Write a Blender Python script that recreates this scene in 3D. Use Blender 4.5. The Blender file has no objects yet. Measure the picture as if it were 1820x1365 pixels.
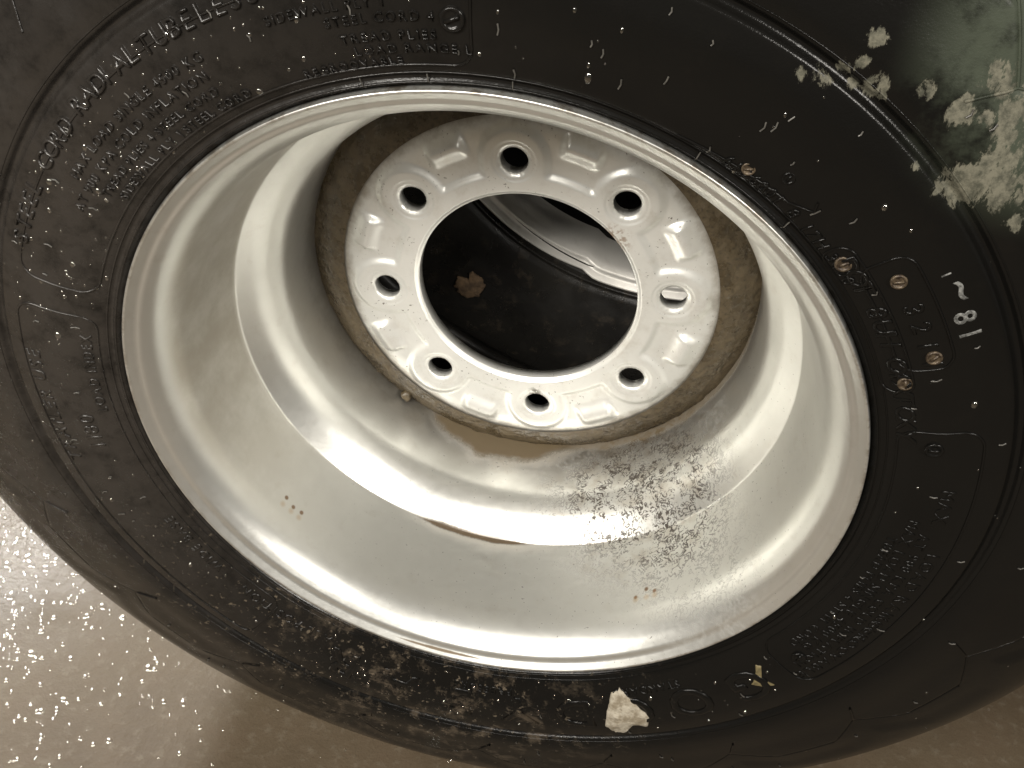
import bpy, bmesh, math, random
from math import sin, cos, pi, radians, atan2, hypot, exp, sqrt
from mathutils import Vector, Matrix, noise
random.seed(7)
S = bpy.context.scene
COL = S.collection

# ------------------------------------------------------------------ camera
H = 0.583                       # height of the wheel axle above the floor
cam_d = bpy.data.cameras.new('camera')
cam = bpy.data.objects.new('camera', cam_d); COL.objects.link(cam)
CR = Matrix(((0.9770068, -0.08810305, -0.19415345), (0.05560403, -0.77382518, 0.63095387), (-0.20582979, -0.62724193, -0.75113358)))
CC = Vector((0.20330682, 0.57969324, 0.62338417))
ROLL = Matrix.Rotation(radians(10), 3, 'Z')
W2B = Matrix(((1, 0, 0), (0, 0, -1), (0, 1, 0)))
def w2b(v): return W2B @ (ROLL @ Vector(v))
right, down, fwd = w2b(CR[0]), w2b(CR[1]), w2b(CR[2])
M = Matrix((right, -down, -fwd)).transposed().to_4x4()
M.translation = w2b(CC) + Vector((0, 0, H))
cam.matrix_world = M
cam_d.sensor_width = 36; cam_d.lens = 36 * 1940.56 / 1820
cam_d.clip_start = 0.01; cam_d.clip_end = 100
S.camera = cam

# ------------------------------------------------------------------ light
world = bpy.data.worlds.new('World'); S.world = world
world.use_nodes = True
world.node_tree.nodes['Background'].inputs[0].default_value = (1.0, 0.93, 0.82, 1)
world.node_tree.nodes['Background'].inputs[1].default_value = 0.12
def area(name, loc, target, sx, sy, watts, col=(1, 0.92, 0.80)):
    d = bpy.data.lights.new(name, 'AREA'); d.shape = 'RECTANGLE'; d.size = sx; d.size_y = sy
    d.energy = watts; d.color = col
    o = bpy.data.objects.new(name, d); COL.objects.link(o)
    o.location = loc
    o.rotation_euler = (Vector(target) - Vector(loc)).to_track_quat('-Z', 'Y').to_euler()
    return o
area('ceiling_lamp_front', (-0.4, -2.0, 2.6), (0, 0, .5), 0.9, 0.5, 62, (1, .95, .875))
area('fill_lamp_right', (1.75, -1.7, 2.1), (-.1, 0, .5), 0.7, 0.5, 50, (1, .95, .875))  # added fill light, brightens the left flange, bevel and disc
area('ceiling_lamp_side', (-1.35, -1.9, 2.1), (0.1, 0, .6), 0.9, 0.45, 76, (1, .95, .87))
area('ceiling_lamp_left', (-2.25, 2.08, 2.6), (-.5, .1, 0), 0.85, 0.34, 185, (1, .97, .92))
S.view_settings.view_transform = 'Standard'
S.view_settings.look = 'None'
S.view_settings.exposure = 0.0

# ------------------------------------------------------------------ node helpers
class NT:
    def __init__(self, name):
        self.m = bpy.data.materials.new(name); self.m.use_nodes = True
        self.t = self.m.node_tree; self.bsdf = self.t.nodes['Principled BSDF']
        self.out = self.t.nodes['Material Output']
        tc = self.t.nodes.new('ShaderNodeTexCoord'); self.obj = tc.outputs['Object']
    def link(self, a, b): self.t.links.new(a, b)
    def inp(self, sock, v):
        if hasattr(v, 'is_output'): self.link(v, sock)
        elif isinstance(v, (tuple, list)) and len(v) == 3 and sock.type == 'RGBA': sock.default_value = (*v, 1)
        else: sock.default_value = v
    def math(self, op, a, b=0.0, c=0.0, clamp=False):
        n = self.t.nodes.new('ShaderNodeMath'); n.operation = op; n.use_clamp = clamp
        for i, v in enumerate((a, b, c)): self.inp(n.inputs[i], v)
        return n.outputs[0]
    def noise(self, scale, detail=4, rough=.55, vec=None, dist=0.0):
        n = self.t.nodes.new('ShaderNodeTexNoise')
        self.link(vec if vec is not None else self.obj, n.inputs['Vector'])
        n.inputs['Scale'].default_value = scale; n.inputs['Detail'].default_value = detail
        n.inputs['Roughness'].default_value = rough; n.inputs['Distortion'].default_value = dist
        return n.outputs['Fac']
    def voro(self, scale, feature='F1', vec=None):
        n = self.t.nodes.new('ShaderNodeTexVoronoi'); n.feature = feature
        self.link(vec if vec is not None else self.obj, n.inputs['Vector'])
        n.inputs['Scale'].default_value = scale
        return n.outputs['Distance']
    def ramp(self, v, a, b, lo=0.0, hi=1.0):
        n = self.t.nodes.new('ShaderNodeMapRange'); n.interpolation_type = 'SMOOTHSTEP'
        self.inp(n.inputs[0], v)
        for i, x in enumerate((a, b, lo, hi)): self.inp(n.inputs[i + 1], x)
        return n.outputs[0]
    def mix(self, f, a, b):
        n = self.t.nodes.new('ShaderNodeMix'); n.data_type = 'RGBA'
        self.inp(n.inputs[0], f); self.inp(n.inputs[6], a); self.inp(n.inputs[7], b)
        return n.outputs[2]
    def mixf(self, f, a, b):
        n = self.t.nodes.new('ShaderNodeMix')
        self.inp(n.inputs[0], f); self.inp(n.inputs[2], a); self.inp(n.inputs[3], b)
        return n.outputs[0]
    def sep(self, v=None):
        n = self.t.nodes.new('ShaderNodeSeparateXYZ'); self.link(v if v is not None else self.obj, n.inputs[0])
        return n.outputs
    def near(self, p, r0, r1, scale=(1, 1, 1)):
        """1 within r0 of point p, 0 beyond r1"""
        x, y, z = self.sep()
        s = 0.0; acc = None
        for c, q, k in zip((x, y, z), p, scale):
            d = self.math('MULTIPLY', self.math('SUBTRACT', c, q), k)
            d = self.math('MULTIPLY', d, d)
            acc = d if acc is None else self.math('ADD', acc, d)
        return self.ramp(self.math('SQRT', acc), r0, r1, 1, 0)
    def bump(self, h, strength, dist=.001, prev=None):
        n = self.t.nodes.new('ShaderNodeBump'); self.inp(n.inputs['Strength'], strength)
        n.inputs['Distance'].default_value = dist; self.link(h, n.inputs['Height'])
        if prev is not None: self.link(prev, n.inputs['Normal'])
        return n.outputs[0]
    def set(self, **k):
        for a, v in k.items():
            self.inp(self.bsdf.inputs[a.replace('_', ' ')], v)
        return self.m

def P(r, a, z):                       # wheel polar (degrees, z towards the viewer) -> local blender
    t = radians(a); return Vector((r * cos(t), -z, r * sin(t)))

# ------------------------------------------------------------------ tyre side profile
SIDE = [(.286, -.004), (.2975, -.004), (.300, -.0015), (.303, .003), (.306, .0015), (.3095, .0035), (.313, .0055), (.330, .0115), (.350, .0145),
        (.370, .0140), (.386, .0115), (.3915, .0100), (.3945, .0055), (.3975, .0045), (.402, .0085), (.410, .0095), (.425, .0075), (.450, .0015),
        (.480, -.0055), (.510, -.0160), (.535, -.0270), (.553, -.0390), (.568, -.0560), (.577, -.078), (.582, -.105)]
def smooth01(a, b, x):
    t = max(0., min(1., (x - a) / (b - a))); return t * t * (3 - 2 * t)
def interp(pts, x):
    """monotone cubic through pts (x ascending)"""
    n = len(pts)
    if x <= pts[0][0]: return pts[0][1]
    if x >= pts[-1][0]: return pts[-1][1]
    i = 0
    while pts[i + 1][0] < x: i += 1
    def slope(j):
        if j == 0: return (pts[1][1] - pts[0][1]) / (pts[1][0] - pts[0][0])
        if j == n - 1: return (pts[-1][1] - pts[-2][1]) / (pts[-1][0] - pts[-2][0])
        a = (pts[j][1] - pts[j - 1][1]) / (pts[j][0] - pts[j - 1][0])
        b = (pts[j + 1][1] - pts[j][1]) / (pts[j + 1][0] - pts[j][0])
        return 0 if a * b <= 0 else 2 * a * b / (a + b)
    x0, y0 = pts[i]; x1, y1 = pts[i + 1]; h = x1 - x0; t = (x - x0) / h
    m0, m1 = slope(i) * h, slope(i + 1) * h
    return (2*t**3-3*t*t+1)*y0 + (t**3-2*t*t+t)*m0 + (-2*t**3+3*t*t)*y1 + (t**3-t*t)*m1
ZIG = 360 / 21
def zigr(a):
    """radius of the moulded zigzag line on the shoulder at angle a"""
    t = ((a + 138 + ZIG / 2) % ZIG) - ZIG / 2           # 0 at the inner corner
    t = abs(t)
    return .456 + .027 * min(1, t / 4.7)
def side_z(r, a=None):
    z = interp(SIDE, r)
    if a is not None:
        d = r - zigr(a)
        z -= .0022 * smooth01(-.0035, .0005, d) * (1 - smooth01(.018, .045, d))
        z += .0006 * noise.noise(Vector((r * 30, cos(radians(a)) * 5, sin(radians(a)) * 5)))
    return z
def surf(r, a, h=0.0):
    return P(r, a, side_z(r, a) + h)

# ------------------------------------------------------------------ materials
def mat_silver(name, dirt=True, base=(.70, .70, .665), metal=.88):
    n = NT(name)
    big = n.noise(9, 5, .6); fine = n.noise(420, 2, .5); mid = n.noise(60, 4, .6)
    col = n.mix(n.ramp(big, .35, .7), base, tuple(c * .9 for c in base))
    col = n.mix(n.math('MULTIPLY', n.ramp(mid, .55, .75), .25), col, (.50, .47, .42))
    rough = n.mixf(big, .28, .40)
    if dirt:
        x, y, z = n.sep()
        ang = n.math('MULTIPLY', n.math('ARCTAN2', z, x), 180 / pi)
        rad = n.math('SQRT', n.math('ADD', n.math('MULTIPLY', x, x), n.math('MULTIPLY', z, z)))
        wob = n.math('MULTIPLY', n.math('SUBTRACT', n.noise(45, 5, .65), .5), 1.0)
        # dried grit: thin worm-like residues on the lower right of the barrel
        wv = n.noise(135, 3, .55, dist=1.2)
        worm = n.ramp(n.math('ABSOLUTE', n.math('SUBTRACT', wv, .5)), .030, .055, 1, 0)
        blot = n.ramp(n.noise(55, 5, .7), .42, .50)
        dots = n.ramp(n.noise(520, 2, .6), .66, .72)
        reg = n.near(P(.230, -50, -.165), .060, .135)
        reg2 = n.near(P(.262, -38, -.055), .02, .10)
        sp = n.math('MULTIPLY', n.math('MULTIPLY', worm, blot), n.math('ADD', reg, n.math('MULTIPLY', reg2, .45), clamp=True))
        sp = n.math('MAXIMUM', sp, n.math('MULTIPLY', dots, n.math('MULTIPLY', n.math('MAXIMUM', reg, reg2), n.ramp(n.noise(40, 3, .6), .45, .6))))
        spread = n.math('MULTIPLY', n.ramp(n.noise(330, 2, .5), .70, .74), n.near(P(.2, -50, -.12), .1, .34))
        sp = n.math('MAXIMUM', sp, n.math('MULTIPLY', spread, .8))
        film = n.math('MULTIPLY', reg, n.ramp(n.noise(60, 5, .65), .40, .7))
        col = n.mix(n.math('MULTIPLY', film, .40), col, (.30, .24, .17))
        col = n.mix(n.math('MULTIPLY', sp, .97), col, (.030, .021, .014))
        metal = n.math('MULTIPLY', n.math('SUBTRACT', 1.0, sp), metal)
        # brown water marks lying in the corners at the lowest point
        def puddle(c, w, y0, up, dn, soft, col, k):
            d = n.math('DIVIDE', n.math('SUBTRACT', ang, c), w)
            env = n.math('SUBTRACT', 1.0, n.math('MULTIPLY', d, d), clamp=True)
            env = n.math('ADD', env, n.math('MULTIPLY', wob, n.math('MULTIPLY', env, .9)))
            dy = n.math('SUBTRACT', y, y0)
            a = n.math('SUBTRACT', n.math('MULTIPLY', env, up), n.math('MULTIPLY', dy, -1))   # toward viewer
            b = n.math('SUBTRACT', n.math('MULTIPLY', env, dn), dy)
            m = n.math('MULTIPLY', n.ramp(a, 0, soft), n.ramp(b, 0, soft))
            return n.math('MULTIPLY', m, k), col
        wet = None
        for args in ((-92, 26, .1175, .018, .010, .014, (.34, .29, .22), .40),
                     (-94, 17, .1175, .0060, .0045, .003, (.075, .052, .030), .97),
                     (-92, 28, .2325, .052, .02, .02, (.32, .275, .205), .5),
                     (-40, 60, .2325, .018, .02, .008, (.16, .12, .07), .7),
                     (-94, 25, .2325, .040, .02, .016, (.105, .078, .045), .95),
                     (-94, 10, -.0005, .0010, .0020, .0009, (.14, .10, .06), .95)):
            m, c = puddle(*args)
            col = n.mix(m, col, c); wet = m if wet is None else n.math('MAXIMUM', wet, m)
        # dust next to the mud ring, rust freckles
        dust = n.math('MULTIPLY', n.ramp(n.math('ADD', y, n.math('MULTIPLY', wob, .03)), .196, .236), .55)
        col = n.mix(dust, col, (.13, .10, .06))
        for a in (-136.4, -134, -131.8, -54, -51.5, -49.6):
            rr = .2655
            f = n.near(P(.2632, a, -.050 - .0025 * ((a * 7) % 3)), .0012, .0030)
            col = n.mix(n.math('MULTIPLY', f, .9), col, (.16, .07, .015))
            f2 = n.near(P(.2635, a, -.0475), .001, .0045)
            col = n.mix(n.math('MULTIPLY', f2, .4), col, (.45, .27, .08))
        # left side of the barrel: its shading put into the colour as grey-brown
        left_shade = n.math('MULTIPLY', n.near(P(.265, 168, -.07), .05, .27, (1, 1, .7)), n.ramp(n.noise(22, 5, .6), .2, .65, .45, .8))
        left_shade = n.math('MULTIPLY', left_shade, n.math('MULTIPLY', n.ramp(rad, .275, .268), n.ramp(rad, .2505, .2525)))
        col = n.mix(left_shade, col, (.27, .24, .185))
        metal = n.math('MULTIPLY', n.math('SUBTRACT', 1.0, n.math('MULTIPLY', left_shade, .6)), metal)
        # scuffed dirty outer edge
        edge = n.math('MULTIPLY', n.ramp(rad, .2935, .2985), n.ramp(n.noise(70, 5, .7), .45, .62))
        col = n.mix(n.math('MULTIPLY', edge, .7), col, (.20, .15, .09))
        metal = n.math('MULTIPLY', n.math('SUBTRACT', 1.0, wet), metal)
        rough = n.mixf(wet, rough, .22)
    elif dirt is False:
        x, y, z = n.sep()
        rad = n.math('SQRT', n.math('ADD', n.math('MULTIPLY', x, x), n.math('MULTIPLY', z, z)))
        sp = n.math('MULTIPLY', n.ramp(n.noise(300, 3, .6), .655, .69), n.ramp(n.noise(28, 4, .65), .42, .60))
        col = n.mix(n.math('MULTIPLY', sp, .85), col, (.07, .05, .035))
        ed = n.math('MULTIPLY', n.ramp(n.math('ADD', rad, n.math('MULTIPLY', n.math('SUBTRACT', n.noise(50, 5, .65), .5), .02)), .168, .182), .75)
        col = n.mix(ed, col, (.16, .125, .08))
        ru = n.math('MULTIPLY', n.near(P(.1045, 46, -.206), .004, .022), n.ramp(n.noise(190, 4, .65), .46, .60))
        col = n.mix(n.math('MULTIPLY', ru, .8), col, (.20, .10, .035))
        sm = n.math('MULTIPLY', n.near(P(.1215, -80.5, -.2045), .003, .009), n.ramp(n.noise(210, 3, .6), .42, .52))
        col = n.mix(n.math('MULTIPLY', sm, .85), col, (.075, .065, .045))
        wash = n.math('MULTIPLY', n.ramp(n.noise(35, 6, .7), .5, .75), .35)
        col = n.mix(wash, col, (.42, .38, .31))
    sc = n.t.nodes.new('ShaderNodeMapping'); sc.inputs['Scale'].default_value = (1, .06, 1); n.link(n.obj, sc.inputs[0])
    rough = n.math('ADD', rough, n.math('MULTIPLY', n.math('SUBTRACT', n.noise(130, 5, .7), .5), .14))
    nb = n.bump(fine, .10, .0004); nb = n.bump(mid, .10, .0007, nb); nb = n.bump(big, .09, .002, nb)
    n.link(nb, n.bsdf.inputs['Normal'])
    return n.set(Base_Color=col, Metallic=metal, Roughness=rough)

def mat_rubber(name, dusty=.0, paint=False):
    n = NT(name)
    big = n.noise(7, 5, .6); mid = n.noise(55, 6, .7); fine = n.noise(700, 3, .6)
    col = n.mix(n.ramp(big, .3, .7), (.009, .0085, .008), (.016, .015, .013))
    d = n.math('MULTIPLY', n.ramp(mid, .52, .75), .22 + dusty)
    col = n.mix(d, col, (.055, .044, .032))
    rough = n.mixf(n.ramp(n.noise(16, 5, .6), .35, .65), .20, .42); spec = .5
    if paint:
        # left half paler and browner, right half near black and glossier
        dry = n.math('MULTIPLY', n.near(P(.40, 172, 0), .10, .56), n.ramp(n.noise(50, 6, .7), .12, .62))
        col = n.mix(n.math('MULTIPLY', dry, .75), n.mix(.92, col, (.0038, .0036, .0032)), (.030, .026, .0225))
        rough = n.mixf(dry, .19, n.ramp(n.noise(30, 5, .65), .35, .65, .15, .38)); spec = n.mixf(dry, .20, .5)
        sp = n.math('MULTIPLY', n.ramp(n.noise(150, 4, .7), .60, .68), n.near(P(.37, -105, 0), .10, .36))
        col = n.mix(n.math('MULTIPLY', sp, .7), col, (.13, .105, .075))
        # dirtier lower arc
        low = n.near(P(.37, -95, 0), .05, .26)
        lm = n.math('MULTIPLY', low, n.ramp(n.noise(38, 6, .72), .5, .68))
        col = n.mix(n.math('MULTIPLY', lm, .6), col, (.10, .078, .055))
        # thin greenish tint on the upper right shoulder
        gp = n.near(P(.485, 49, -.03), .06, .115)
        gm = n.math('MULTIPLY', gp, n.ramp(n.noise(14, 6, .65), .34, .52))
        col = n.mix(n.math('MULTIPLY', gm, .9), col, (.036, .043, .029))
        mp = n.t.nodes.new('ShaderNodeMapping'); mp.inputs['Rotation'].default_value = (0, radians(35), 0); mp.inputs['Scale'].default_value = (1, 1, .5)
        n.link(n.obj, mp.inputs[0])
        fl = n.noise(95, 9, .74, vec=mp.outputs[0], dist=.3); fm = None
        for r_, a_, q0, q1 in ((.403, 58.4, .004, .016), (.391, 62.5, .001, .014), (.401, 61.6, .001, .014), (.424, 61.3, .001, .012), (.410, 60.6, .001, .010), (.421, 55.4, .001, .012), (.428, 52.0, .002, .019), (.434, 50.4, .001, .014),
                               (.452, 52.0, .004, .022), (.462, 48.5, .006, .03), (.404, 46.6, .008, .026), (.424, 45.3, .012, .034), (.447, 48.4, .008, .028), (.440, 43.0, .010, .034), (.418, 41.0, .001, .013), (.457, 46.0, .010, .035), (.396, 59.8, .0, .010), (.390, 50.5, .0, .007), (.385, 64, 0, .012)):
            q = n.near(P(r_, a_, side_z(r_)), q0, q1)
            fm = q if fm is None else n.math('MAXIMUM', fm, q)
        fm = n.ramp(n.math('ADD', n.math('MULTIPLY', fm, .30), fl), .70, .775)
        col = n.mix(n.math('MULTIPLY', fm, .92), col, n.mix(n.ramp(n.noise(160, 4, .7), .35, .7), (.125, .118, .088), (.045, .045, .033)))
        gm = n.math('MAXIMUM', gm, fm)
        rough = n.mixf(gm, rough, .55)
    nb = n.bump(fine, .25, .0005); nb = n.bump(mid, .25, .0015, nb)
    n.link(nb, n.bsdf.inputs['Normal'])
    return n.set(Base_Color=col, Roughness=rough, Specular_IOR_Level=spec)

def mat_simple(name, col, rough=.6, metallic=0.0, var=.5, scale=120, bump=.3, col2=None):
    n = NT(name)
    f = n.ramp(n.noise(scale, 5, .65), .35, .65)
    c = n.mix(f, col, col2 or tuple(x * var for x in col))
    n.link(n.bump(n.noise(scale * 2.5, 4, .6), bump, .0015), n.bsdf.inputs['Normal'])
    return n.set(Base_Color=c, Roughness=rough, Metallic=metallic)

def mat_mud(name):
    n = NT(name)
    a = n.noise(38, 6, .7); b = n.noise(260, 4, .65)
    c = n.mix(n.ramp(a, .35, .65), (.052, .039, .022), (.096, .073, .042))
    c = n.mix(n.ramp(b, .5, .7), c, (.035, .025, .014))
    n.link(n.bump(b, .45, .002), n.bsdf.inputs['Normal'])
    return n.set(Base_Color=c, Roughness=n.mixf(n.ramp(a, .4, .6), .2, .5))

def mat_floor():
    n = NT('wet_concrete')
    a = n.noise(2.2, 6, .6); b = n.noise(60, 5, .7); c3 = n.noise(9, 5, .65); f = n.noise(500, 2, .5)
    col = n.mix(n.ramp(a, .35, .65), (.064, .044, .024), (.100, .076, .047))
    col = n.mix(n.math('MULTIPLY', n.ramp(c3, .45, .7), .5), col, (.085, .058, .034))
    col = n.mix(n.math('MULTIPLY', n.ramp(b, .50, .70), .32), col, (.165, .142, .105))
    col = n.mix(n.math('MULTIPLY', n.ramp(f, .56, .66), .4), col, (.045, .032, .020))
    wet = n.near((-.85, .38, 0), .16, .52)
    wet = n.math('MULTIPLY', wet, n.ramp(n.noise(5, 4, .6), .25, .5))
    rough = n.mixf(wet, .62, .15)
    nb = n.bump(n.noise(75, 5, .65), n.mixf(wet, .2, .75), .0035); nb = n.bump(b, .3, .004, nb)
    n.link(nb, n.bsdf.inputs['Normal'])
    return n.set(Base_Color=col, Roughness=rough)

def mat_water():
    n = NT('water_drops')
    t = n.t
    tr = t.nodes.new('ShaderNodeBsdfTransparent'); gl = t.nodes.new('ShaderNodeBsdfGlossy')
    gl.inputs['Roughness'].default_value = .06
    gl.inputs['Color'].default_value = (.26, .26, .25, 1); tr.inputs['Color'].default_value = (.93, .93, .93, 1)
    mx = t.nodes.new('ShaderNodeAddShader')
    n.link(tr.outputs[0], mx.inputs[0]); n.link(gl.outputs[0], mx.inputs[1])
    n.link(mx.outputs[0], n.out.inputs[0])
    return n.m

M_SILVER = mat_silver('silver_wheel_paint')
M_DISC = mat_silver('silver_disc_paint', dirt=False, base=(.74, .74, .705), metal=.45)
M_SILVER2 = mat_silver('dull_silver_paint', dirt=None, base=(.80, .78, .73), metal=.6)
M_RUBBER = mat_rubber('wet_black_rubber', paint=True)
M_RUBBER2 = mat_rubber('dusty_black_rubber', dusty=.25)
M_MUD = mat_mud('brown_mud')
M_FLOOR = mat_floor()
M_WATER = mat_water()
# mat_simple('flaking_pale_paint', (.40, .38, .29), .6, col2=(.23, .22, .16), scale=90)
M_WHITE = mat_simple('white_stamp_ink', (.17, .17, .16), .6, col2=(.035, .035, .032), scale=330)
M_BRASS = mat_simple('rusty_screw', (.10, .075, .047), .4, .4, scale=350, col2=(.03, .02, .013))
M_LEAF = mat_simple('dry_pale_leaf', (.36, .325, .26), .8, scale=85, col2=(.17, .14, .095), bump=1.0)
M_LEAF2 = mat_simple('olive_leaf_scrap', (.15, .12, .055), .6, scale=200)
M_TAN = mat_simple('tan_chip', (.14, .09, .048), .9, scale=70, col2=(.05, .032, .018), bump=.8)
M_SHADED = mat_simple('shaded_rim_steel', (.014, .012, .010), .7, .0, scale=40, col2=(.006, .005, .005))  # shade deep inside the rear rim, put into the colour as near-black
M_GLINT = mat_simple('pale_rubber_hair', (.09, .085, .075), .3, scale=300, bump=.1)

# ------------------------------------------------------------------ object helpers
def mesh_obj(name, verts, faces, mat, parent=None, smooth=True, kind=None):
    me = bpy.data.meshes.new(name); me.from_pydata([tuple(v) for v in verts], [], faces); me.update()
    if smooth: me.polygons.foreach_set('use_smooth', [True] * len(me.polygons))
    me.materials.append(mat)
    o = bpy.data.objects.new(name, me); COL.objects.link(o)
    if parent is not None: o.parent = parent
    if kind: o['kind'] = kind
    return o
def thing(name, label, cat, loc=(0, 0, 0)):
    o = bpy.data.objects.new(name, None); COL.objects.link(o); o.location = loc
    o.empty_display_size = .1
    o['label'] = label; o['category'] = cat
    return o
def tag(o, label, cat, group=None):
    o['label'] = label; o['category'] = cat
    if group: o['group'] = group
    return o
def lathe(prof, n, disp=None):
    V = []; F = []
    for k in range(n):
        a = 360. * k / n
        for i, (r, z) in enumerate(prof):
            if disp: r, z = disp(r, z, a, i)
            V.append(P(r, a, z))
    m = len(prof)
    for k in range(n):
        k2 = (k + 1) % n
        for i in range(m - 1):
            F.append((k * m + i, k2 * m + i, k2 * m + i + 1, k * m + i + 1))
    return V, F
def fillet(pts, per=5):
    """round the corners of a polyline; a point may carry a radius"""
    out = []
    for i, p in enumerate(pts):
        q = Vector(p[:2]); rad = p[2] if len(p) > 2 else 0
        if i in (0, len(pts) - 1) or not rad: out.append(tuple(q)); continue
        a = Vector(pts[i - 1][:2]) - q; b = Vector(pts[i + 1][:2]) - q
        d = min(rad, a.length * .48, b.length * .48)
        p0 = q + a.normalized() * d; p1 = q + b.normalized() * d
        for k in range(per + 1):
            t = k / per; out.append(tuple((1-t)**2 * p0 + 2*t*(1-t) * q + t*t * p1))
    return out
def densify(pts, step):
    out = [pts[0]]
    for a, b in zip(pts, pts[1:]):
        n = max(1, int(hypot(b[0]-a[0], b[1]-a[1]) / step))
        for k in range(1, n + 1): out.append((a[0]+(b[0]-a[0])*k/n, a[1]+(b[1]-a[1])*k/n))
    return out

# ------------------------------------------------------------------ floor
fv, ff = [], []
NX = 40
for i in range(NX + 1):
    for j in range(NX + 1):
        fv.append((-5 + 10 * i / NX, -5 + 10 * j / NX, 0))
for i in range(NX):
    for j in range(NX):
        a = i * (NX + 1) + j; ff.append((a, a + NX + 1, a + NX + 2, a + 1))
fl = mesh_obj('floor', fv, ff, M_FLOOR, kind='structure'); fl['label'] = 'wet brown concrete floor under the wheels'

# ------------------------------------------------------------------ tyre surface
def build_tyre(parent, mat, scale_r=None, nseg=1260, detailed=True):
    rs = []
    r = .286
    while r < .5825:
        rs.append(r)
        if .297 < r < .313 or .385 < r < .405: r += .0012
        elif .448 < r < .492 and detailed: r += .0014
        else: r += .004
    front = [(r, None) for r in rs]
    V = []; F = []
    ZC = -.18
    tread = [(.5845, -.13), (.5855, -.18), (.5845, -.23)]
    back = list(reversed([p for p in SIDE]))
    m = len(rs) + len(tread) + len(back)
    for k in range(nseg):
        a = 360. * k / nseg
        col = [P(r, a, side_z(r, a if detailed else None)) for r in rs]
        col += [P(r, a, z) for r, z in tread]
        col += [P(r, a, 2 * ZC - z) for r, z in back]
        V += col
    for k in range(nseg):
        k2 = (k + 1) % nseg
        for i in range(m - 1):
            F.append((k*m+i, k2*m+i, k2*m+i+1, k*m+i+1))
    return mesh_obj('tyre', V, F, mat, parent)

# ------------------------------------------------------------------ rim barrel
RIMP = [(.284, -.030), (.286, -.016), (.2960, -.012, .004), (.2985, -.003, .002), (.2976, .0034, .0015), (.2957, .0036, .0015), (.2893, -.0024, .003), (.2852, -.0034, .003),
        (.2780, -.0105, .006), (.2716, -.0215, .008), (.2672, -.0345, .010),
        (.2514, -.1175, .0018), (.2330, -.1360, .009), (.2220, -.1560, .014), (.2157, -.2340),
        (.2157, -.262, .02), (.245, -.300, .02), (.262, -.335, .015), (.286, -.352, .01), (.2965, -.361, .004), (.2955, -.355, .004), (.284, -.350)]
def build_barrel(parent, mat, n=384):
    pr = densify(fillet(RIMP, 7), .006)
    V, F = lathe(pr, n)
    return mesh_obj('rim_barrel', V, F, mat, parent)

# ------------------------------------------------------------------ wheel disc
PH = 99.87
RB, RH = .1375, .1045
HOLE = .0125
ZD = -.2045
def wrap(d): return (d + 180) % 360 - 180
def disc_z(r, a):
    z = ZD
    # bore edge
    z -= .0035 * (1 - smooth01(RH, RH + .005, r))
    # nearest bolt
    rel = wrap(a - PH); k = round(rel / 45); da = rel - 45 * k
    t = radians(da)
    dx = r * cos(t) - RB; dy = r * sin(t); d = hypot(dx, dy)
    pocket = smooth01(.1225, .1300, r) * smooth01(.0255, .0345, hypot(dx * .9, dy))
    z -= .0036 * pocket
    # slight dish round each bolt and countersink
    z -= .0009 * (1 - smooth01(.0185, .0205, d))
    z -= .0020 * (1 - smooth01(.0128, .0165, d))
    # pressed pad between bolts
    db = wrap(a - PH - 22.5); kb = round(db / 45); u = r * radians(db - 45 * kb); v = r - .1585
    pad = (1 - smooth01(.0125, .0215, abs(u))) * (cos(min(1, abs(v) / .0165) * pi) + 1) * .5
    z += .0064 * pad
    # outer shoulder
    if r > .158: z -= .0215 * ((r - .158) / .050) ** 2.0
    return z
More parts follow.
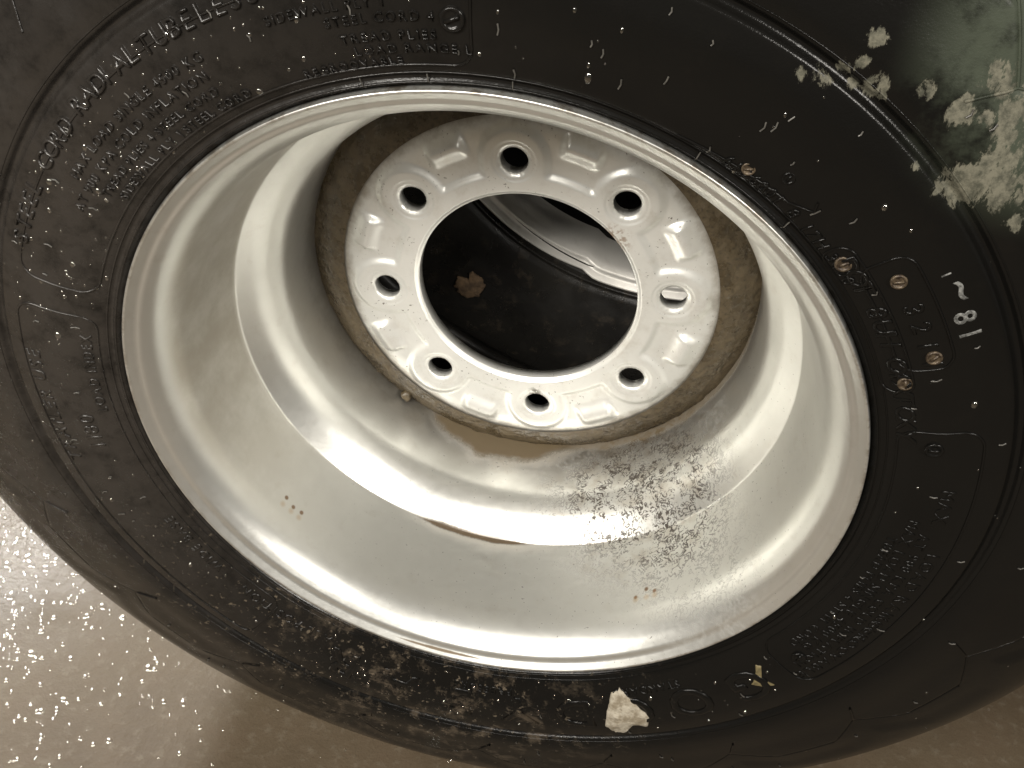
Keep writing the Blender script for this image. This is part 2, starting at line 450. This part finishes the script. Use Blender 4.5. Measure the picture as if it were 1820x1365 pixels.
def build_disc(parent, mat, n=720):
    R1 = .2145
    rs = []
    r = RH
    while r < R1:
        rs.append(r); r += .0007 if r < RH + .005 else .00125
    rs.append(R1)
    m = len(rs)
    bolts = [P(RB, PH + 45 * k, 0) for k in range(8)]
    V = []; dead = set()
    for k in range(n):
        a = 360. * k / n
        for r in rs:
            x, y = r * cos(radians(a)), r * sin(radians(a))
            for b in bolts:
                if abs(r - RB) < .016 and hypot(x - b.x, y - b.z) < HOLE: dead.add(len(V))
            V.append([x, y, disc_z(r, a)])
    F = []
    for k in range(n):
        k2 = (k + 1) % n
        for i in range(m - 1):
            F.append((k*m+i, k2*m+i, k2*m+i+1, k*m+i+1))
    F = [f for f in F if not any(v in dead for v in f)]
    cnt = {}
    for f in F:
        for i in range(4):
            e = (f[i], f[(i + 1) % 4]); key = (min(e), max(e)); cnt.setdefault(key, []).append(e)
    bedges = [v[0] for v in cnt.values() if len(v) == 1]
    for e in bedges:
        for vi in e:
            x, y, z = V[vi]
            for b in bolts:
                d = hypot(x - b.x, y - b.z)
                if d < HOLE + .004:
                    V[vi][0] = b.x + (x - b.x) / d * HOLE; V[vi][1] = b.z + (y - b.z) / d * HOLE
    # turn the rim of every opening back by the thickness of the plate
    VV = [Vector((x, -z, y)) for x, y, z in V]
    FF = list(F)
    prev = {}
    for dz, sh in ((.0012, 0), (.012, 0)):
        new = {}
        for e in bedges:
            for vi in e:
                if vi not in new:
                    new[vi] = len(VV); VV.append(Vector((V[vi][0], -V[vi][2] + dz, V[vi][1])))
        for a, b in bedges:
            pa, pb = (prev.get(a, a), prev.get(b, b))
            FF.append((pb, pa, new[a], new[b]))
        prev = new
    # back face
    base = len(VV); keep = {}
    for f in F:
        g = []
        for v in f:
            if v in prev: g.append(prev[v])
            else:
                if v not in keep:
                    keep[v] = len(VV); VV.append(Vector((V[v][0], -V[v][2] + .012, V[v][1])))
                g.append(keep[v])
        FF.append(tuple(reversed(g)))
    used = {}
    out = []
    for f in FF:
        out.append(tuple(used.setdefault(v, len(used)) for v in f))
    inv = [None] * len(used)
    for v, i in used.items(): inv[i] = VV[v]
    return mesh_obj('wheel_disc', inv, out, mat, parent)

def build_mud_ring(parent, mat):
    prof = []
    for i in range(26):
        t = i / 25; r = .1795 + (.2168 - .1795) * t
        prof.append((r, -.2105 - .0215 * t + .0045 * sin(pi * t)))
    def disp(r, z, a, i):
        p = P(r, a, 0) * 90
        h = noise.noise(p) * .0012 + noise.noise(p * 3.1) * .0010 + noise.noise(p * 8) * .0005
        t = i / 25
        e = noise.noise(P(.3, a, 0) * 60 + Vector((9, 0, 0)))
        if t > .75: h += .0035 * max(0, e) * (t - .75) * 4
        return r, z + h * smooth01(0, .15, t)
    V, F = lathe(prof, 540, disp)
    return mesh_obj('mud_ring', V, F, mat, parent)

# ------------------------------------------------------------------ wheel in front
wheel = thing('truck_wheel', 'large upright wheel with bare silver eight hole rim and black tyre, nearest the camera', 'wheel', (0, 0, H))
tyre = build_tyre(wheel, M_RUBBER)
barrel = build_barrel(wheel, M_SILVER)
disc = build_disc(wheel, M_DISC)
mud = build_mud_ring(wheel, M_MUD)

# ---- moulded relief on the sidewall (sub-parts of the tyre)
def tube_on_side(paths, rad, name, mat, parent, kind=None, h=0.0, sides=6):
    V = []; F = []
    for path in paths:
        pts = [surf(r, a, h) for r, a in path]
        nrm = Vector((0, -1, 0)); base = len(V)
        for i, p in enumerate(pts):
            d = (pts[min(i + 1, len(pts) - 1)] - pts[max(i - 1, 0)])
            if d.length < 1e-9: d = Vector((1, 0, 0))
            d.normalize(); s = d.cross(nrm).normalized()
            for k in range(sides):
                t = 2 * pi * k / sides
                V.append(p + s * cos(t) * rad + nrm * sin(t) * rad)
        for i in range(len(pts) - 1):
            for k in range(sides):
                k2 = (k + 1) % sides
                F.append((base+i*sides+k, base+(i+1)*sides+k, base+(i+1)*sides+k2, base+i*sides+k2))
    return mesh_obj(name, V, F, mat, parent, kind=kind)
def path(pts, step=1.0):
    """(r, angle) polyline refined"""
    out = [pts[0]]
    for a, b in zip(pts, pts[1:]):
        n = max(1, int(max(abs(b[1]-a[1]) / step, abs(b[0]-a[0]) / .006)))
        for k in range(1, n + 1): out.append((a[0]+(b[0]-a[0])*k/n, a[1]+(b[1]-a[1])*k/n))
    return out
def round_box(r0, r1, a0, a1, rad=.008):
    rm = (r0 + r1) / 2; da = math.degrees(rad / rm)
    if a0 > a1: a0, a1 = a1, a0
    pts = []
    for cr, ca, t0 in ((r1 - rad, a1 - da, 0), (r1 - rad, a0 + da, 90), (r0 + rad, a0 + da, 180), (r0 + rad, a1 - da, 270)):
        for k in range(6):
            t = radians(t0 + 90 * k / 5)
            pts.append((cr + rad * cos(t) if t0 in (0, 270) and False else cr + rad * (cos(t) if True else 0) * 0 + 0, ca))
    # corners by hand: going outer right -> outer left -> inner left -> inner right
    pts = []
    def arc(cr, ca, s):
        for k in range(7):
            t = radians(s + 90 * k / 6); pts.append((cr + rad * sin(t), ca + da * cos(t)))
    arc(r1 - rad, a1 - da, 0); arc(r1 - rad, a0 + da, 90); arc(r0 + rad, a0 + da, 180); arc(r0 + rad, a1 - da, 270)
    pts.append(pts[0])
    return path(pts)
_font = {}
def glyph(ch):
    if ch in _font: return _font[ch]
    c = bpy.data.curves.new('glyph', 'FONT'); c.body = ch; c.size = 1; c.resolution_u = 3
    c.extrude = .02; c.bevel_depth = .05; c.bevel_resolution = 1; c.offset = -.03
    o = bpy.data.objects.new('glyph', c); COL.objects.link(o)
    dg = bpy.context.evaluated_depsgraph_get(); dg.update()
    me = o.evaluated_get(dg).to_mesh()
    vs = [v.co.copy() for v in me.vertices]; fs = [tuple(p.vertices) for p in me.polygons if min(me.vertices[i].co.z for i in p.vertices) > -.06]
    w = max((v.x for v in vs), default=.3)
    bpy.data.objects.remove(o); bpy.data.curves.remove(c)
    _font[ch] = (vs, fs, w); return _font[ch]
def text_on_side(lines, name, mat, parent, h=.0012, label=None, kind=None):
    """lines: (string, radius of base line, start angle, letter height, degrees per letter or None, tops outward?)"""
    V = []; F = []
    for s, r0, a0, size, pitch, outward in lines:
        a = a0
        k = size / .70
        for i, ch in enumerate(s):
            if ch != ' ':
                vs, fs, w = glyph(ch)
                base = len(V); ww = w * k
                for v in vs:
                    V.append(surf(r0 + v.y * k, a - math.degrees(v.x * k / r0), -.0004 + (h + .0004) * (v.z + .02) / .09 if v.z > -.03 else -.0006))
                F += [tuple(base + x for x in f) for f in fs]
                adv = math.degrees((ww + size * .22) / r0)
            else: adv = math.degrees(size * .55 / r0)
            a -= pitch or adv
    o = mesh_obj(name, V, F, mat, parent, smooth=True, kind=kind)
    if label: o['label'] = label
    return o
for q, ch in enumerate('GOODYEAR'):
    text_on_side([(ch, .332, -36.5 - 10 * q, .036, 10.0, True)], 'raised_letter', M_RUBBER, tyre, .0019)
for s_, r_, a_ in (('STEEL CORD', .3715, 161), ('RADIAL', .3725, 140.5), ('TUBELESS', .3715, 129)):
    text_on_side([(s_, r_, a_, .0125, 1.9, True)], 'raised_lettering', M_RUBBER, tyre, .0021, 'raised black capitals near the tyre groove')
small = []
ROWS = ['MAX LOAD SINGLE 4500 KG', 'AT 900 KPA COLD INFLATION', 'TREAD PLIES 4 STEEL CORD', 'SIDEWALL PLY 1 STEEL CORD', 'LOAD RANGE L', 'REGROOVABLE']
for i, (s, r0, a0, hh) in enumerate(((ROWS[0], .3520, 148, .0068), (ROWS[1], .3400, 152, .0068), (ROWS[2], .3285, 148, .0060), (ROWS[3], .3180, 147, .0060),
                                     ('STEEL CORD 4', .3465, 109, .0060), ('TREAD PLIES', .3345, 108, .0060), (ROWS[4], .3255, 107, .0060), (ROWS[5], .3170, 114, .0055), ('SIDEWALL PLY 1', .3560, 115, .006))):
    small.append((s, r0, a0, hh, None, True))
text_on_side(small, 'raised_lettering', M_RUBBER, tyre, .0016, 'rows of small raised black text, upper left', 'stuff')
low = [(ROWS[0], .3345, 3, .0080, None, True), (ROWS[1], .3455, 1, .0080, None, True), (ROWS[2], .3255, -1, .0070, None, True), (ROWS[4], .3575, -2, .010, None, True), (ROWS[5], .3575, -15, .009, None, True), ('MAX', .3500, 9, .010, None, True)]
text_on_side(low, 'raised_lettering', M_RUBBER, tyre, .0009, 'rows of small raised black text, lower right', 'stuff')
for L_ in (('DOT 8UH O4XTOKY', .3155, 45.5, .0130, 1.45*1.35, True), ('3211', .3385, 37.0, .0125, 2.6, True), ('6196001 8 17H 3400', .3110, 64, .0085, 1.25, True)):
    text_on_side([L_], 'raised_lettering', M_RUBBER, tyre, .0012, 'raised code letters beside the rim, right')
text_on_side([('TRAILER USE', .3650, -163, .012, None, True), ('1180', .335, -165, .013, None, True), ('LOAD INDEX', .3205, -172, .008, None, True), ('ALL POSITION', .322, -113, .009, None, True), ('PRESSURE', .3215, -80, .0075, None, True), ('STANDARD', .3205, -50, .0075, None, True), ('WIDE BASE', .3205, -136, .0085, None, True)], 'raised_lettering', M_RUBBER, tyre, .0012, 'small raised black text along the lower sidewall', 'stuff')
# plate outlines
outl = [round_box(.3225, .3590, 27.6, 43.2, .012), round_box(.3085, .3300, 24.2, 47, .009), round_box(.3160, .3735, -33, 18, .014), round_box(.3160, .3760, 94.0, 165.5, .014),
        round_box(.3160, .3790, 170.0, 236.0, .014), path([(.3112, 70.0), (.3160, 60), (.3185, 55.0), (.3265, 52.4), (.3330, 53.2)])]
for q, b in enumerate(outl):
    tube_on_side([b], .0009, 'plate_outline', M_RUBBER, tyre, h=.0002)
# fine ribs round the bead, moulded zigzag edge
tube_on_side([[(r, a) for a in range(0, 361)] for r in (.3030, .3096)], .0007, 'bead_rib', M_RUBBER, tyre)
tube_on_side([[(r, a * 1.0) for a in range(0, 361)] for r in (.4035,)], .0006, 'groove_rib', M_RUBBER, tyre)
zz = []
for k in range(21):
    a = -138 + ZIG * k
    zz.append(path([(.4835, a - 5.0), (.456, a)])); zz.append(path([(.456, a), (.4835, a + 5.0)]))
    zz.append(path([(.4835, a + 5.2), (.4835, a + ZIG - 5.2)]))
    zz.append(path([(.456, a), (.432, a + 2.0)]))
tube_on_side(zz, .0011, 'shoulder_ridge', M_RUBBER, tyre, h=.0004, kind='stuff')
# screws in the plates
def screw(r, a, s=.0062, tilt=0, mat=M_BRASS):
    V = []; F = []
    n = 20; prof = [(1.0, 0), (1.0, .25), (.86, .36), (.70, .30), (.62, .20), (.3, .24), (0.0, .25)]
    c = surf(r, a, -.0004)
    for k in range(n):
        t = 2 * pi * k / n
        for q, hh in prof:
            V.append(c + Vector((cos(t) * q * s, -hh * s, sin(t) * q * s)))
    m = len(prof)
    for k in range(n):
        k2 = (k + 1) % n
        for i in range(m - 1): F.append((k*m+i, k2*m+i, k2*m+i+1, k*m+i+1))
    # cross slot bar
    b = len(V); t = radians(tilt); ux = Vector((cos(t), 0, sin(t))); uz = Vector((-sin(t), 0, cos(t)))
    for hh in (.2, .42):
        for du, dw in ((-.6, -.13), (.6, -.13), (.6, .13), (-.6, .13)): V.append(c + ux * du * s + uz * dw * s + Vector((0, -hh * s, 0)))
    F += [(b+4, b+5, b+6, b+7)] + [(b+i, b+(i+1) % 4, b+4+(i+1) % 4, b+4+i) for i in range(4)]
    o = mesh_obj('screw', V, F, mat, tyre)
    return o
for (r, a, s, t, mt) in ((.344, 40.3, .0055, 20, M_BRASS), (.3464, 29.3, .0055, 60, M_BRASS), (.3247, 25.7, .0055, 110, M_BRASS), (.3194, 44.7, .0058, 40, M_BRASS), (.3405, 15.4, .0065, 10, M_RUBBER),
                         (.3434, -29.6, .0062, 80, M_RUBBER), (.3481, 95.8, .0078, 30, M_RUBBER), (.3191, 61.2, .0045, 15, M_BRASS), (.3320, 57.5, .0042, 70, M_RUBBER)):
    screw(r, a, s, t, mt)
# white painted number
text_on_side([('81', .3650, 34.2, .0135, 2.15, True), ('~', .368, 37.8, .018, 2.2, True), ('1', .368, 39.3, .006, 2, True)], 'painted_number', M_WHITE, tyre, .0004, 'white painted number')
# rubber hairs, the light they catch put into their pale colour
hv = []
HAIR = [(.3788, 76.4), (.3462, 82.1), (.3417, 80.8), (.3786, 56.3), (.3396, 58.6), (.3485, 62.6), (.3404, 74.1), (.3251, 78.1), (.3112, 89.4), (.3407, 91.3), (.3112, 66.0), (.3826, 15.9), (.3394, 49.3), (.3236, 52.4),
        (.3245, 95.5), (.352, 106), (.372, 120), (.357, 134), (.372, 143), (.362, 150)]
for _ in range(90): HAIR.append((random.choice((random.uniform(.32, .385), random.uniform(.41, .52))), random.uniform(0, 360)))
for r, a in HAIR:
    l = random.uniform(.003, .0075); t = radians(random.gauss(78, 14))
    da = math.degrees(l * cos(t) / r); dr = l * sin(t)
    hv.append([(r, a), (r + l * .5, a - .1), (r + dr, a + da * .4)])
tube_on_side(hv, .0006, 'rubber_hair', M_GLINT, tyre, kind='stuff', h=.0006, sides=5)
# flash ticks at the bead
tube_on_side([[(.3005, a), (.3035, a + .1), (.3085, a + .2)] for a in (66.3, 89.4, 99.5, 107.8, 52.4)], .00045, 'flash_tick', M_GLINT, tyre, kind='stuff', h=.001)

def sidewall_drops():
    V = []; F = []; rnd = random.Random(3)
    N = 8
    for q in range(420):
        u = rnd.random()
        if u < .45: r, a = rnd.uniform(.312, .385), rnd.gauss(140, 26)
        elif u < .80: r, a = rnd.uniform(.312, .385), rnd.gauss(-95, 45)
        else: r, a = rnd.uniform(.31, .52), rnd.uniform(0, 360)
        s = min(.0026, rnd.lognormvariate(math.log(.0008), .45)); st = rnd.uniform(1, 1.9)
        c = surf(r, a); b = len(V)
        for ring, hh in ((1, -.15), (.85, .38), (.5, .62)):
            for k in range(N):
                t = 2 * pi * k / N; V.append(c + Vector((cos(t) * ring * s, -hh * s, sin(t) * ring * s * st)))
        V.append(c + Vector((0, -.7 * s, 0)))
        for w in range(2):
            for k in range(N):
                k2 = (k + 1) % N; F.append((b+w*N+k, b+w*N+k2, b+(w+1)*N+k2, b+(w+1)*N+k))
        for k in range(N): F.append((b+2*N+k, b+2*N+(k+1) % N, b+3*N))
    mesh_obj('water_droplets', V, F, M_WATER, tyre, kind='stuff')
sidewall_drops()

# ------------------------------------------------------------------ wheel behind
C2 = Vector((.122, .395, H + .188)); K2 = (H + .188) / .5855
wheel2 = thing('truck_wheel', 'rear black tyre on silver rim seen through the hub hole of the front wheel', 'wheel', C2)
def scaled(build, *args):
    o = build(wheel2, *args); return o
t2 = build_tyre(wheel2, M_RUBBER2, nseg=360, detailed=False)
me = t2.data
for v in me.vertices:                       # a taller sidewall on the same rim
    r = hypot(v.co.x, v.co.z)
    if r > .313:
        f = (.313 + (r - .313) * ((H + .188) - .313) / (.5855 - .313)) / r
        v.co.x *= f; v.co.z *= f
pr2 = densify(fillet(RIMP, 7), .006)
cut = next(i for i, q in enumerate(pr2) if i > 20 and q[1] < -.038)
def dent(r, z, a, i):
    d = wrap(a + 107); k = (1 if d < 0 else exp(-(d / 2.0) ** 2)) * exp(-max(0, -d) / 14) if z > -.04 else 0
    return r - .004 * k, z - .004 * k
def wrap(d): return (d + 180) % 360 - 180
V, F = lathe(pr2[:cut + 1], 256, dent); mesh_obj('rim_flange', V, F, M_SILVER2, wheel2)
V, F = lathe(pr2[cut:], 192); mesh_obj('rim_barrel', V, F, M_SHADED, wheel2)
def plain_disc(parent, mat):
    pr = fillet([(.1105, -.217), (.1105, -.2045, .002), (.165, -.2045, .02), (.2157, -.2325)], 6)
    V, F = lathe(pr, 160); return mesh_obj('wheel_disc', V, F, mat, parent)
plain_disc(wheel2, M_SHADED)

# ------------------------------------------------------------------ small loose things
def scrap(name, pts, thick, mat, at, label, cat, seed=0, bulge=.002, jag=1.0):
    """flat irregular chip; pts (r, a) outline on the front sidewall"""
    bm = bmesh.new()
    c = Vector((0, 0, 0)); W = []
    o2 = []
    for i, (r, a) in enumerate(pts):
        r2, a2 = pts[(i + 1) % len(pts)]
        for k in range(6):
            t = k / 6; o2.append((r + (r2-r)*t, a + (a2-a)*t))
    W = [at(r, a) for r, a in o2]
    for w in W: c += w
    c /= len(W)
    V = []; F = []; n = len(W)
    for q, (ring, hh) in enumerate(((1, 0), (1, thick * .6), (.93, thick), (.65, thick + bulge * .6), (.33, thick + bulge))):
        for i, w in enumerate(W):
            j = 1 + jag * (.10 * noise.noise(Vector((i * .55, seed, 0))) + .06 * noise.noise(Vector((i * 1.7, seed, 4))))
            p = c + (w - c) * ring * j
            hz = hh * (1 + .5 * noise.noise(p * 120 + Vector((seed, 0, 0)))) if q else -.0005
            V.append(p + Vector((0, -hz, 0)))
    for q in range(4):
        for i in range(n):
            i2 = (i + 1) % n; F.append((q*n+i, q*n+i2, (q+1)*n+i2, (q+1)*n+i))
    V.append(c + Vector((0, -thick - bulge, 0)))
    for i in range(n): F.append((4*n+i, 4*n+(i+1) % n, len(V)-1))
    V = [v - c for v in V]
    o = mesh_obj(name, V, F, mat, smooth=True); o.location = c
    return tag(o, label, cat)
at1 = lambda r, a: surf(r, a) + Vector((0, 0, H))
scrap('dry_leaf', [(.3234, -62.4), (.3202, -60.7), (.334, -59.3), (.3586, -57.9), (.372, -59.2), (.368, -61.2), (.3824, -63.3), (.379, -64.8), (.3674, -65.7), (.345, -64.2)], .0022, M_LEAF, at1,
      'pale dry leaf stuck to the lower sidewall of the front tyre', 'leaf', 3, .003)
scrap('leaf_scrap', [(.331, -36.3), (.334, -35.6), (.346, -37.2), (.3590, -36.6), (.3570, -38.2), (.3477, -39.3), (.342, -37.8)], .0008, M_LEAF2, at1,
      'tiny olive brown leaf scrap on the lower right sidewall', 'leaf', 5, .0006)
at2 = lambda r, a: Vector((cos(radians(a)) * r, .395 - .0160, sin(radians(a)) * r + H))
scrap('tan_chip', [(.138, -122), (.141, -128), (.150, -126), (.158, -130), (.172, -127.5), (.174, -121), (.160, -117.5), (.145, -118)], .003, M_TAN, at2,
      'tan lump stuck on the rear tyre, seen through the hub hole', 'lump', 8, .002, 2.0)
cp = P(.2085, -124.1, -.222) + Vector((0, 0, H))
bm = bmesh.new(); bmesh.ops.create_icosphere(bm, subdivisions=3, radius=.0062)
for v in bm.verts: v.co *= 1 + .35 * noise.noise(v.co * 260)
me = bpy.data.meshes.new('mud_clod'); bm.to_mesh(me); bm.free(); me.materials.append(M_MUD)
me.polygons.foreach_set('use_smooth', [True] * len(me.polygons))
clod = bpy.data.objects.new('mud_clod', me); COL.objects.link(clod); clod.location = cp
tag(clod, 'small brown mud clod lodged at the lower left edge of the mud ring', 'clod')

# ------------------------------------------------------------------ water on the floor
def drops():
    V = []; F = []
    tmpl = []
    for ring, hh in ((1.0, 0), (.93, .35), (.72, .72), (.40, .95)):
        for k in range(10): tmpl.append((ring * cos(2*pi*k/10), ring * sin(2*pi*k/10), hh))
    tmpl.append((0, 0, 1.0))
    n = 0
    rnd = random.Random(5)
    while n < 4800:
        x = -1.25 + 1.9 * rnd.random() ** 1.25; y = -1.0 + 1.35 * rnd.random()
        d = hypot(x + .78, (y + .02) * .8)
        if rnd.random() > .018 + 1.25 * exp(-(d / .25) ** 2) + .20 * exp(-(d / .5) ** 2) * (noise.noise(Vector((x * 9, y * 9, 1))) > -.05): continue
        s = rnd.lognormvariate(math.log(.0022), .55); s = min(s, .008)
        ph = rnd.random() * 6; st = rnd.uniform(.8, 1.5); hgt = s * rnd.uniform(.35, .6)
        b = len(V)
        for i, (px, py, pz) in enumerate(tmpl):
            f = 1 + .22 * noise.noise(Vector((px * 1.2, py * 1.2, n * .37)))
            X = px * s * f * st; Y = py * s * f
            V.append((x + X * cos(ph) - Y * sin(ph), y + X * sin(ph) + Y * cos(ph), .0002 + pz * hgt))
        for q in range(3):
            for k in range(10):
                k2 = (k + 1) % 10; F.append((b+q*10+k, b+q*10+k2, b+(q+1)*10+k2, b+(q+1)*10+k))
        for k in range(10): F.append((b+30+k, b+30+(k+1) % 10, b+40))
        n += 1
    o = mesh_obj('water_droplets', V, F, M_WATER, kind='stuff'); o['label'] = 'water droplets scattered over the concrete floor'; 
drops()
